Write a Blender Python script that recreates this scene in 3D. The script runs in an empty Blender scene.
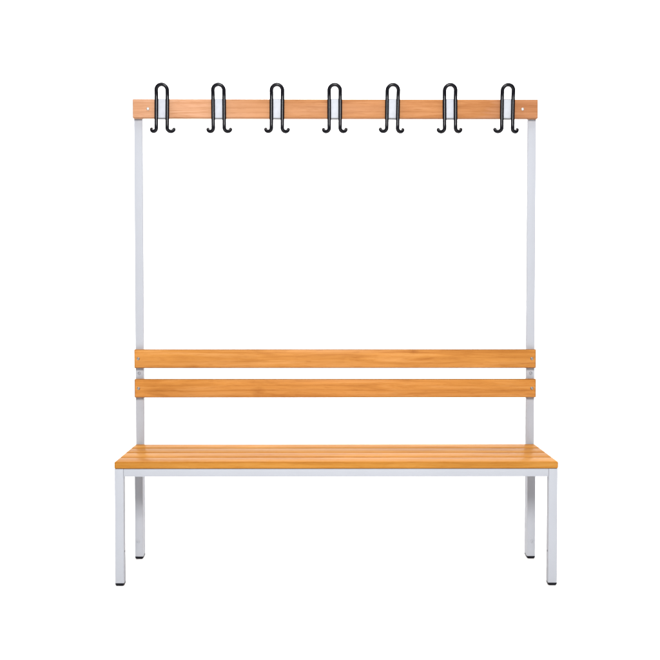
import bpy, bmesh, math, random
from mathutils import Vector, Matrix
random.seed(7)
S = bpy.context.scene
COL = S.collection
R = math.radians

# ------------------------------------------------------------------ helpers
def link(name, bm, mat, parent=None, loc=(0, 0, 0), rot=(0, 0, 0), smooth=False, angle=35):
    bmesh.ops.recalc_face_normals(bm, faces=bm.faces[:])
    me = bpy.data.meshes.new(name)
    bm.to_mesh(me); bm.free()
    if smooth:
        me.shade_smooth()
        me.set_sharp_from_angle(angle=R(angle))
    for m in (mat if isinstance(mat, (list, tuple)) else [mat]):
        me.materials.append(m)
    o = bpy.data.objects.new(name, me)
    COL.objects.link(o)
    o.location = loc; o.rotation_euler = rot
    if parent: o.parent = parent
    return o

def box_bm(sx, sy, sz, bevel=0.0, seg=3):
    """box centred on its own origin with rounded arrises"""
    bm = bmesh.new()
    bmesh.ops.create_cube(bm, size=1.0)
    bmesh.ops.scale(bm, vec=(sx, sy, sz), verts=bm.verts[:])
    if bevel:
        bmesh.ops.bevel(bm, geom=bm.edges[:], offset=bevel, segments=seg, profile=0.5, affect='EDGES')
    return bm

def board_bm(sx, sy, sz, bevel, seg=3):
    """plank along x; rounded arrises and end grain get the second material"""
    bm = box_bm(sx, sy, sz, bevel, seg)
    bm.normal_update()
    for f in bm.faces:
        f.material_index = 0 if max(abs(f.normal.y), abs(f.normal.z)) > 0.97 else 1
    return bm

def tube_bm(sx, sy, length, r=0.0022, wall=0.002):
    """rectangular steel tube standing along z from 0, rounded corners, hollow ends"""
    bm = bmesh.new()
    def ring(hx, hy, rr, z, n=4):
        vs = []
        for cx, cy, a0 in ((hx-rr, hy-rr, 0), (-hx+rr, hy-rr, 90), (-hx+rr, -hy+rr, 180), (hx-rr, -hy+rr, 270)):
            for k in range(n+1):
                a = R(a0 + 90*k/n)
                vs.append(bm.verts.new((cx+rr*math.cos(a), cy+rr*math.sin(a), z)))
        return vs
    def bridge(a, b):
        n = len(a)
        for i in range(n):
            bm.faces.new((a[i], a[(i+1) % n], b[(i+1) % n], b[i]))
    o0 = ring(sx/2, sy/2, r, 0); o1 = ring(sx/2, sy/2, r, length)
    i0 = ring(sx/2-wall, sy/2-wall, r*.5, 0); i1 = ring(sx/2-wall, sy/2-wall, r*.5, length)
    bridge(o0, o1); bridge(i1, i0); bridge(i0, o0); bridge(o1, i1)
    return bm

def lathe_bm(profile, n=24):
    """profile: (radius, z) list from the axis outwards and back; turned about z"""
    bm = bmesh.new()
    rings = []
    for r_, z in profile:
        if r_ < 1e-6:
            rings.append([bm.verts.new((0, 0, z))])
        else:
            rings.append([bm.verts.new((r_*math.cos(2*math.pi*k/n), r_*math.sin(2*math.pi*k/n), z)) for k in range(n)])
    for a, b in zip(rings, rings[1:]):
        for k in range(n):
            k2 = (k+1) % n
            if len(a) == 1: bm.faces.new((a[0], b[k], b[k2]))
            elif len(b) == 1: bm.faces.new((a[k], b[0], a[k2]))
            else: bm.faces.new((a[k], b[k], b[k2], a[k2]))
    return bm

def rod_bm(path, rad, n=16):
    """round bar along a smooth list of points, ends rounded off"""
    bm = bmesh.new()
    P = [Vector(p) for p in path]
    T = []
    for i in range(len(P)):
        T.append(((P[min(i+1, len(P)-1)] - P[max(i-1, 0)])).normalized())
    nrm = T[0].orthogonal().normalized()
    rings = []
    def ring(c, t, nn, rr):
        b = t.cross(nn)
        return [bm.verts.new(c + (nn*math.cos(2*math.pi*k/n) + b*math.sin(2*math.pi*k/n))*rr) for k in range(n)]
    steps = 5
    for i, (c, t) in enumerate(zip(P, T)):
        nrm = (nrm - t*nrm.dot(t)).normalized()
        if i == 0:
            tip0 = bm.verts.new(c - t*rad)
            for s in range(1, steps):
                a = math.pi/2*s/steps
                rings.append(ring(c - t*rad*math.cos(a), t, nrm, rad*math.sin(a)))
        rings.append(ring(c, t, nrm, rad))
        if i == len(P)-1:
            for s in range(steps-1, 0, -1):
                a = math.pi/2*s/steps
                rings.append(ring(c + t*rad*math.cos(a), t, nrm, rad*math.sin(a)))
            tip1 = bm.verts.new(c + t*rad)
    for a, b in zip(rings, rings[1:]):
        for k in range(n):
            bm.faces.new((a[k], a[(k+1) % n], b[(k+1) % n], b[k]))
    for k in range(n):
        bm.faces.new((tip0, rings[0][(k+1) % n], rings[0][k]))
        bm.faces.new((tip1, rings[-1][k], rings[-1][(k+1) % n]))
    return bm

# ------------------------------------------------------------------ materials
def new_mat(name):
    m = bpy.data.materials.new(name); m.use_nodes = True
    nt = m.node_tree
    return m, nt, nt.nodes['Principled BSDF']

def N(nt, typ, **kw):
    n = nt.nodes.new(typ)
    for k, v in kw.items():
        if k in n.inputs.keys(): n.inputs[k].default_value = v
        else: setattr(n, k, v)
    return n

def ramp(nt, stops):
    n = nt.nodes.new('ShaderNodeValToRGB')
    e = n.color_ramp.elements
    while len(e) < len(stops): e.new(0.5)
    for el, (p, c) in zip(e, stops):
        el.position = p; el.color = (*c, 1) if len(c) == 3 else c
    return n

def mix(nt, fac, a, b, blend='MIX'):
    n = nt.nodes.new('ShaderNodeMix'); n.data_type = 'RGBA'; n.blend_type = blend
    for idx, val in ((0, fac), (6, a), (7, b)):
        if hasattr(val, 'links'): nt.links.new(val, n.inputs[idx])
        elif isinstance(val, (int, float)): n.inputs[idx].default_value = val
        else: n.inputs[idx].default_value = (*val, 1)
    return n.outputs[2]

def wood(name, seed, dark, mid, light, ends=None, knot=None, rough=0.30, spec=0.12, arris=1.0):
    """varnished beech board, grain along local x"""
    m, nt, b = new_mat(name)
    L = nt.links.new
    tc = N(nt, 'ShaderNodeTexCoord')
    off = N(nt, 'ShaderNodeMapping'); L(tc.outputs['Object'], off.inputs['Vector'])
    off.inputs['Location'].default_value = (seed*3.17, seed*1.31, seed*2.23)
    def mapped(sc, src=off):
        mp = N(nt, 'ShaderNodeMapping'); L(src.outputs[0], mp.inputs['Vector'])
        mp.inputs['Scale'].default_value = sc
        return mp
    # broad streaks running the length of the board, gently wandering
    n1 = N(nt, 'ShaderNodeTexNoise', Scale=1.0, Detail=6.0, Roughness=0.66, Distortion=0.8)
    L(mapped((2.6, 40, 40)).outputs[0], n1.inputs['Vector'])
    r1 = ramp(nt, [(0.28, dark), (0.5, mid), (0.74, light)])
    L(n1.outputs['Fac'], r1.inputs['Fac'])
    # growth rings cut lengthwise: stretched distorted bands
    wv = N(nt, 'ShaderNodeTexWave', wave_type='BANDS', bands_direction='Z', Scale=1.0, Distortion=5.0, Detail=3.0)
    wv.inputs['Detail Scale'].default_value = 0.55
    L(mapped((0.9, 14, 17)).outputs[0], wv.inputs['Vector'])
    rw = ramp(nt, [(0.0, (0.80, 0.72, 0.62)), (0.45, (1, 1, 1)), (1.0, (1.0, 0.99, 0.97))])
    L(wv.outputs['Fac'], rw.inputs['Fac'])
    c = mix(nt, 0.38, r1.outputs['Color'], rw.outputs['Color'], 'MULTIPLY')
    # fine pores
    n2 = N(nt, 'ShaderNodeTexNoise', Scale=1.0, Detail=2.0, Roughness=0.5)
    L(mapped((22, 520, 520)).outputs[0], n2.inputs['Vector'])
    r2 = ramp(nt, [(0.27, (0.72, 0.62, 0.52)), (0.42, (1, 1, 1))])
    L(n2.outputs['Fac'], r2.inputs['Fac'])
    c = mix(nt, 0.75, c, r2.outputs['Color'], 'MULTIPLY')
    # occasional dark mineral streaks
    n4 = N(nt, 'ShaderNodeTexNoise', Scale=1.0, Detail=4.0, Roughness=0.6, Distortion=1.2)
    L(mapped((1.9, 26, 58)).outputs[0], n4.inputs['Vector'])
    r4 = ramp(nt, [(0.60, (1, 1, 1)), (0.70, (0.80, 0.70, 0.60))])
    L(n4.outputs['Fac'], r4.inputs['Fac'])
    c = mix(nt, 0.6, c, r4.outputs['Color'], 'MULTIPLY')
    # slow colour drift along the plank
    n3 = N(nt, 'ShaderNodeTexNoise', Scale=1.0, Detail=2.0)
    L(mapped((3.2, 9, 9)).outputs[0], n3.inputs['Vector'])
    r3 = ramp(nt, [(0.3, (0.88, 0.84, 0.78)), (0.5, (1, 1, 1)), (0.7, (1.05, 1.06, 1.08))])
    L(n3.outputs['Fac'], r3.inputs['Fac'])
    c = mix(nt, 0.8, c, r3.outputs['Color'], 'MULTIPLY')
    if ends:          # paler sapwood: (x0, colour) stops along the board's own length
        sx = N(nt, 'ShaderNodeSeparateXYZ'); L(tc.outputs['Object'], sx.inputs[0])
        mr = N(nt, 'ShaderNodeMapRange'); L(sx.outputs['X'], mr.inputs['Value'])
        mr.inputs['From Min'].default_value = -0.75; mr.inputs['From Max'].default_value = 0.75
        ad = N(nt, 'ShaderNodeMath', operation='MULTIPLY_ADD'); L(n1.outputs['Fac'], ad.inputs[0])
        ad.inputs[1].default_value = 0.25; L(mr.outputs[0], ad.inputs[2])
        re = ramp(nt, ends); L(ad.outputs[0], re.inputs['Fac'])
        c = mix(nt, 1.0, c, re.outputs['Color'], 'MULTIPLY')
    for kx, kz, kr in (knot or []):   # small pin knots / mineral streaks
        mp = N(nt, 'ShaderNodeMapping'); L(tc.outputs['Object'], mp.inputs['Vector'])
        mp.inputs['Location'].default_value = (-kx/(kr*1.6), 0, -kz/kr)
        mp.inputs['Scale'].default_value = (1/(kr*1.6), 0.001, 1/kr)
        nd = N(nt, 'ShaderNodeTexNoise', Scale=2.2, Detail=3.0); L(mp.outputs[0], nd.inputs['Vector'])
        wob = N(nt, 'ShaderNodeVectorMath', operation='MULTIPLY_ADD'); L(nd.outputs['Color'], wob.inputs[0])
        wob.inputs[1].default_value = (0.7, 0, 0.7); L(mp.outputs[0], wob.inputs[2])
        ln = N(nt, 'ShaderNodeVectorMath', operation='LENGTH'); L(wob.outputs[0], ln.inputs[0])
        rk = ramp(nt, [(0.0, (0.62, 0.50, 0.40)), (0.55, (0.84, 0.78, 0.70)), (1.0, (1, 1, 1))])
        L(ln.outputs['Value'], rk.inputs['Fac'])
        c = mix(nt, 0.6, c, rk.outputs['Color'], 'MULTIPLY')
    if arris != 1.0:     # rounded arrises and end grain tinted darker and warmer than the faces
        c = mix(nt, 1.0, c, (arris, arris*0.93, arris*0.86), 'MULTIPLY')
    L(c, b.inputs['Base Color'])
    b.inputs['Roughness'].default_value = rough
    b.inputs['IOR'].default_value = 1.42
    b.inputs['Specular IOR Level'].default_value = spec
    bp = N(nt, 'ShaderNodeBump', Strength=0.10, Distance=0.0006)
    L(n2.outputs['Fac'], bp.inputs['Height']); L(bp.outputs[0], b.inputs['Normal'])
    return m

def painted(name, col, rough, bump=0.05):
    """powder coat: even colour with very fine orange peel"""
    m, nt, b = new_mat(name); L = nt.links.new
    tc = N(nt, 'ShaderNodeTexCoord')
    n = N(nt, 'ShaderNodeTexNoise', Scale=900.0, Detail=2.0); L(tc.outputs['Object'], n.inputs['Vector'])
    g = N(nt, 'ShaderNodeTexNoise', Scale=6.0, Detail=3.0); L(tc.outputs['Object'], g.inputs['Vector'])
    r = ramp(nt, [(0.3, tuple(c*0.96 for c in col)), (0.7, col)]); L(g.outputs['Fac'], r.inputs['Fac'])
    L(r.outputs['Color'], b.inputs['Base Color'])
    b.inputs['Roughness'].default_value = rough
    bp = N(nt, 'ShaderNodeBump', Strength=bump, Distance=0.0004)
    L(n.outputs['Fac'], bp.inputs['Height']); L(bp.outputs[0], b.inputs['Normal'])
    return m

def plain(name, col, rough, metal=0.0):
    m, nt, b = new_mat(name); L = nt.links.new
    tc = N(nt, 'ShaderNodeTexCoord')
    g = N(nt, 'ShaderNodeTexNoise', Scale=60.0, Detail=3.0); L(tc.outputs['Object'], g.inputs['Vector'])
    r = ramp(nt, [(0.3, tuple(c*0.88 for c in col)), (0.7, col)]); L(g.outputs['Fac'], r.inputs['Fac'])
    L(r.outputs['Color'], b.inputs['Base Color'])
    b.inputs['Roughness'].default_value = rough; b.inputs['Metallic'].default_value = metal
    return m

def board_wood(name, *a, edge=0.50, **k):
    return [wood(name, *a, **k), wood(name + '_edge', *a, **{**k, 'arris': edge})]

D, M_, LT = (0.295, 0.109, 0.021), (0.405, 0.174, 0.040), (0.460, 0.220, 0.068)
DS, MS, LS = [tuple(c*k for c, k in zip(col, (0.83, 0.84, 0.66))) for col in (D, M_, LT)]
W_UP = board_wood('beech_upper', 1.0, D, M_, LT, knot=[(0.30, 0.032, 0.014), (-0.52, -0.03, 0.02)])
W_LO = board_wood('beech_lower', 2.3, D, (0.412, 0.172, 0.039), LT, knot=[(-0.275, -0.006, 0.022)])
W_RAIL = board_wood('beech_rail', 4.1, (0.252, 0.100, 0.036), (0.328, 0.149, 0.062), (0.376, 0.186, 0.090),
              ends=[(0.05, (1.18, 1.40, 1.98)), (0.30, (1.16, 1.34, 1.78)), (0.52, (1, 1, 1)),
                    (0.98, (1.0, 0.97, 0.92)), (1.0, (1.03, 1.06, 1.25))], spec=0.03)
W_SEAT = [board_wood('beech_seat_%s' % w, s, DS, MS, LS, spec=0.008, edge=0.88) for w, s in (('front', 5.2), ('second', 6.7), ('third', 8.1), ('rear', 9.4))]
STEEL = painted('light_grey_powder_coat', (0.314, 0.324, 0.354), 0.5)
STEEL.node_tree.nodes['Principled BSDF'].inputs['Specular IOR Level'].default_value = 0.06
BLACK = painted('black_powder_coat', (0.004, 0.004, 0.006), 0.22, 0.02)
BLACK.node_tree.nodes['Principled BSDF'].inputs['Specular IOR Level'].default_value = 0.16
RUBBER = plain('black_plastic', (0.005, 0.005, 0.008), 0.45)
RUBBER.node_tree.nodes['Principled BSDF'].inputs['Specular IOR Level'].default_value = 0.12
PLATE = plain('white_plastic', (0.395, 0.41, 0.45), 0.5)
PLATE.node_tree.nodes['Principled BSDF'].inputs['Specular IOR Level'].default_value = 0.05
SCREW = plain('weathered_zinc', (0.30, 0.28, 0.27), 0.4, 0.9)
ZINC = plain('zinc_plated_steel', (0.62, 0.62, 0.64), 0.30, 1.0)
HEAD = plain('bright_zinc', (0.42, 0.41, 0.40), 0.42, 0.5)
PALE = plain('pale_zinc', (0.255, 0.262, 0.29), 0.5, 0.2)
DZINC = plain('dull_zinc', (0.05, 0.05, 0.058), 0.5, 0.3)
PAPER = plain('white_studio_paper', (0.93, 0.93, 0.93), 0.9)
PAPER.node_tree.nodes['Principled BSDF'].inputs['Specular IOR Level'].default_value = 0.1

# ------------------------------------------------------------------ the setting: a white studio sweep
def sheet(name, prof, hw):
    bm = bmesh.new()
    a = [bm.verts.new((-hw, y, z)) for y, z in prof]; b = [bm.verts.new((hw, y, z)) for y, z in prof]
    for i in range(len(prof)-1): bm.faces.new((a[i], b[i], b[i+1], a[i+1]))
    o = link(name, bm, PAPER, smooth=True, angle=80); o['kind'] = 'structure'
    return o
sheet('floor', [(-6.0, 0), (2.2, 0)], 6.0)
curve = [(2.2 + 1.2*math.sin(R(a)), 1.2 - 1.2*math.cos(R(a))) for a in range(0, 91, 6)]
sheet('backdrop', curve + [(3.4, 5.0)], 6.0)

# ------------------------------------------------------------------ the bench
bench = bpy.data.objects.new('coat_bench', None); COL.objects.link(bench)
bench.empty_display_size = 0.3
bench['label'] = 'wooden slatted cloakroom bench on a light grey steel frame with seven black coat hooks above'
bench['category'] = 'bench'

W = 0.75            # half width
TB = 0.030          # square tube
LEG_Y = 0.338       # front face of the rear legs
POST_Y = 0.368      # front face of the uprights
TILT = math.atan(0.005/0.365)

def child(name, bm, mat, parent, loc=(0, 0, 0), rot=(0, 0, 0), smooth=True):
    return link(name, bm, mat, parent, loc, rot, smooth)

def bolt_head(name, parent, loc, rot, r=0.006, h=0.003, mat=ZINC, recess=0.45):
    """low domed head with a socket in it"""
    rr = r*recess
    prof = [(0, h*0.25), (rr*0.9, h*0.28), (rr, h*0.97), (rr*1.25, h), (r*0.72, h*0.86), (r*0.92, h*0.5), (r, h*0.12), (r, -0.001)]
    return child(name, lathe_bm(prof), mat, parent, loc, rot)
FRONT = (R(90), 0, 0)      # lathe axis towards the front of the bench

# legs and their caps
def foot_bm():
    bm = bmesh.new()
    secs = [(0.0, 0.0096, 0.0035), (0.0012, 0.0122, 0.0035), (0.0045, 0.0146, 0.003), (0.0075, 0.0152, 0.0026), (0.0102, 0.0153, 0.0024), (0.0106, 0.0146, 0.0022)]
    prev = None
    for z, h, rr in secs:
        ring = []
        for cx, cy, a0 in ((h-rr, h-rr, 0), (-h+rr, h-rr, 90), (-h+rr, -h+rr, 180), (h-rr, -h+rr, 270)):
            for k in range(5):
                a = R(a0+22.5*k); ring.append(bm.verts.new((cx+rr*math.cos(a), cy+rr*math.sin(a), z)))
        if prev:
            n = len(ring)
            for i in range(n): bm.faces.new((prev[i], prev[(i+1) % n], ring[(i+1) % n], ring[i]))
        else: bm.faces.new(list(reversed(ring)))
        prev = ring
    bm.faces.new(prev)
    return bm

for sx in (-1, 1):
    for y, top in ((TB/2, 0.3996), (LEG_Y+TB/2, 0.4040)):
        leg = child('leg', tube_bm(TB, TB, top-0.0105), STEEL, bench, (sx*(W-TB/2), y, 0.0105))
        child('foot_cap', foot_bm(), RUBBER, leg, (0, 0, -0.0105))
        if y > 0.1:      # bolt tying the upright to the rear leg
            bolt_head('bolt', leg, (sx*0.0035, -TB/2, 0.0555), FRONT, 0.0065, 0.0022, STEEL)
        else:            # rivet of the floor fixing on the inner face
            bolt_head('rivet', leg, (-sx*TB/2, 0.0, 0.106), (0, -sx*R(90), 0), 0.0038, 0.0008, DZINC)

# rails of the seat frame
child('front_rail', box_bm(2*W-2*TB-0.0004, 0.0296, 0.0265, 0.0022), STEEL, bench, (0, 0.0150, 0.3863))
child('rear_rail', box_bm(2*W-2*TB-0.0004, 0.0296, 0.0265, 0.0022), STEEL, bench, (0, LEG_Y+0.015, 0.3905))
for sx in (-1, 1):
    child('side_rail', box_bm(0.0296, LEG_Y-TB-0.0006, 0.0265, 0.0022), STEEL, bench,
          (sx*(W-TB/2), (LEG_Y+TB)/2, 0.3884), (TILT, 0, 0))

# seat: four slats, the seat rising very slightly to the back
SL = 0.0855
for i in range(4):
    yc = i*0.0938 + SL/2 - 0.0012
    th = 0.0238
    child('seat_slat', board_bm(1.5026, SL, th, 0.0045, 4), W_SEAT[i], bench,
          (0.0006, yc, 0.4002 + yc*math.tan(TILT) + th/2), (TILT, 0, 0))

# uprights
for sx in (-1, 1):
    post = child('upright', tube_bm(TB, 0.020, 1.711-0.013), STEEL, bench, (sx*(W-TB/2), POST_Y+0.010, 0.013))
    child('end_plug', box_bm(0.0255, 0.0155, 0.003, 0.0006, 2), RUBBER, post, (0, 0, 1.6965))
    child('end_plug', box_bm(0.0296, 0.0196, 0.009, 0.002, 2), RUBBER, post, (0, 0, -0.0046))
    bolt_head('bolt', post, (sx*0.001, -0.010, 0.6828), FRONT, 0.0062, 0.0024, PALE)

# backrest boards
for zc, h, mt, dx in ((0.7517, 0.0700, W_UP, 0.0), (0.6413, 0.0695, W_LO, 0.0006)):
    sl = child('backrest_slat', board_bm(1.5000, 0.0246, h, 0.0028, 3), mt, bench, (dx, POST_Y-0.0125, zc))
    for sx in (-1, 1):
        bolt_head('screw', sl, (sx*0.7345, -0.0123, 0.0002 if zc > 0.7 else -0.0004), FRONT, 0.0058, 0.0022, SCREW, 0.55)

# hook rail
RZ = 1.6785
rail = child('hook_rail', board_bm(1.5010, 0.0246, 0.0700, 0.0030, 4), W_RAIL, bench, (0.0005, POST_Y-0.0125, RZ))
for sx in (-1, 1):
    bolt_head('screw', rail, (sx*0.6935, -0.0123, -0.001), FRONT, 0.0056, 0.0030, HEAD, 0.42)

# coat hooks: one bent bar over a white plate, then copies along the rail
def hook_path():
    r_arch, x_low, cr = 0.0205, 0.0202, 0.0107
    zt, zb = 0.0845, -0.0840
    yr = -0.0102
    half = []
    # outer curl of one end, tip first: turns outward and a little forward
    cx, cz = x_low + cr, zb + cr
    for k in range(0, 13):
        a = R(-8 - 172*k/12)
        u = (1 - k/12)
        half.append((cx + cr*math.cos(a), yr + 0.020*u**1.2, cz + cr*math.sin(a)))
    for k in range(1, 8):                                    # straight run across the rail
        t = k/8
        half.append((x_low + (r_arch-x_low)*t*0.8, yr, cz + (0.036-cz)*t))
    for k in range(0, 9):                                    # bows forward above the rail
        t = k/8
        z = 0.036 + (zt - r_arch - 0.036)*t
        half.append((r_arch - 0.0002*(1-t), yr - 0.004*t*t , z))
    y1 = half[-1][1]; z1 = half[-1][2]
    arch = []
    for k in range(1, 24):
        a = math.pi*k/24
        arch.append((r_arch*math.cos(a), y1 - 0.006*math.sin(a), z1 + r_arch*math.sin(a)))
    right = half
    left = [(-x, y, z) for x, y, z in reversed(half)]
    return right + arch + left

def make_hook():
    bar = child('coat_hook', rod_bm(hook_path(), 0.0071), BLACK, bench)
    child('plate', box_bm(0.0375, 0.0030, 0.0684, 0.0006, 2), PLATE, bar, (0, -0.0017, -0.0003))
    # dull steel clip gripping the rail from behind, its lips showing above and below the plate
    prof = [(-0.0018, 0.03535), (0.0268, 0.03535), (0.0268, -0.0361), (-0.0018, -0.0361), (-0.0018, -0.0352), (0.0254, -0.0352),
            (0.0254, 0.03505), (-0.0018, 0.03505)]
    clip = bmesh.new()
    va = [clip.verts.new((-0.0185, y, z)) for y, z in prof]; vb = [clip.verts.new((0.0185, y, z)) for y, z in prof]
    for k in range(8): clip.faces.new((va[k], va[(k+1) % 8], vb[(k+1) % 8], vb[k]))
    clip.faces.new(list(reversed(va))); clip.faces.new(vb)
    child('clip', clip, DZINC, bar)
    return bar

hook = make_hook()
xs = [-0.6395, -0.4308, -0.2157, -0.0022, 0.2105, 0.4236, 0.6354]
for i, x in enumerate(xs):
    o = hook
    if i:
        o = hook.copy(); COL.objects.link(o); o.parent = bench
        for ch in list(hook.children):
            c = ch.copy(); COL.objects.link(c); c.parent = o
    o.location = (x, POST_Y-0.0250, RZ)
    o.rotation_euler = (0, R((0.7, -0.3, 0.4, 0.0, 0.8, -0.4, 0.6)[i]), R((-1.6, 1.2, 0.6, -1.2, 1.9, -0.7, 1.4)[i]))
    o['group'] = 'coat hooks along the rail'

# ------------------------------------------------------------------ light
world = bpy.data.worlds.new('World'); S.world = world; world.use_nodes = True
bg = world.node_tree.nodes['Background']
bg.inputs['Color'].default_value = (0.97, 0.985, 1.0, 1); bg.inputs['Strength'].default_value = 0.10

def area(name, loc, target, sx, sy, power, col=(1, 1, 1)):
    l = bpy.data.lights.new(name, 'AREA'); l.shape = 'RECTANGLE'; l.size = sx; l.size_y = sy
    l.energy = power; l.color = col
    o = bpy.data.objects.new(name, l); COL.objects.link(o)
    o.location = loc
    o.rotation_euler = (Vector(target)-Vector(loc)).to_track_quat('-Z', 'Y').to_euler()
    return o
area('softbox_front', (0.0, -3.75, 2.46), (0, 0.3, 0.95), 1.0, 0.95, 262, (1.0, 0.995, 0.985))
area('softbox_overhead', (0, 0.6, 3.6), (0, 0.6, 0), 4.5, 4.0, 240)
area('softbox_backdrop', (0, 1.5, 3.4), (0, 3.3, 1.2), 5.0, 0.8, 160)

# ------------------------------------------------------------------ camera
cam = bpy.data.cameras.new('camera'); co = bpy.data.objects.new('camera', cam); COL.objects.link(co)
cam.sensor_width = 36.0; cam.lens = 36*953.45/660
cam.clip_start = 0.05; cam.clip_end = 100
co.location = (-0.0375, -3.2094, 0.9686)
co.rotation_euler = (R(90) - 0.0308, 0.0, -0.0050)
S.camera = co

S.view_settings.view_transform = 'Standard'; S.view_settings.look = 'None'
S.view_settings.exposure = 0.0; S.view_settings.gamma = 1.0
S.view_settings.use_curve_mapping = False
S.cycles.use_denoising = True
S.cycles.max_bounces = 10
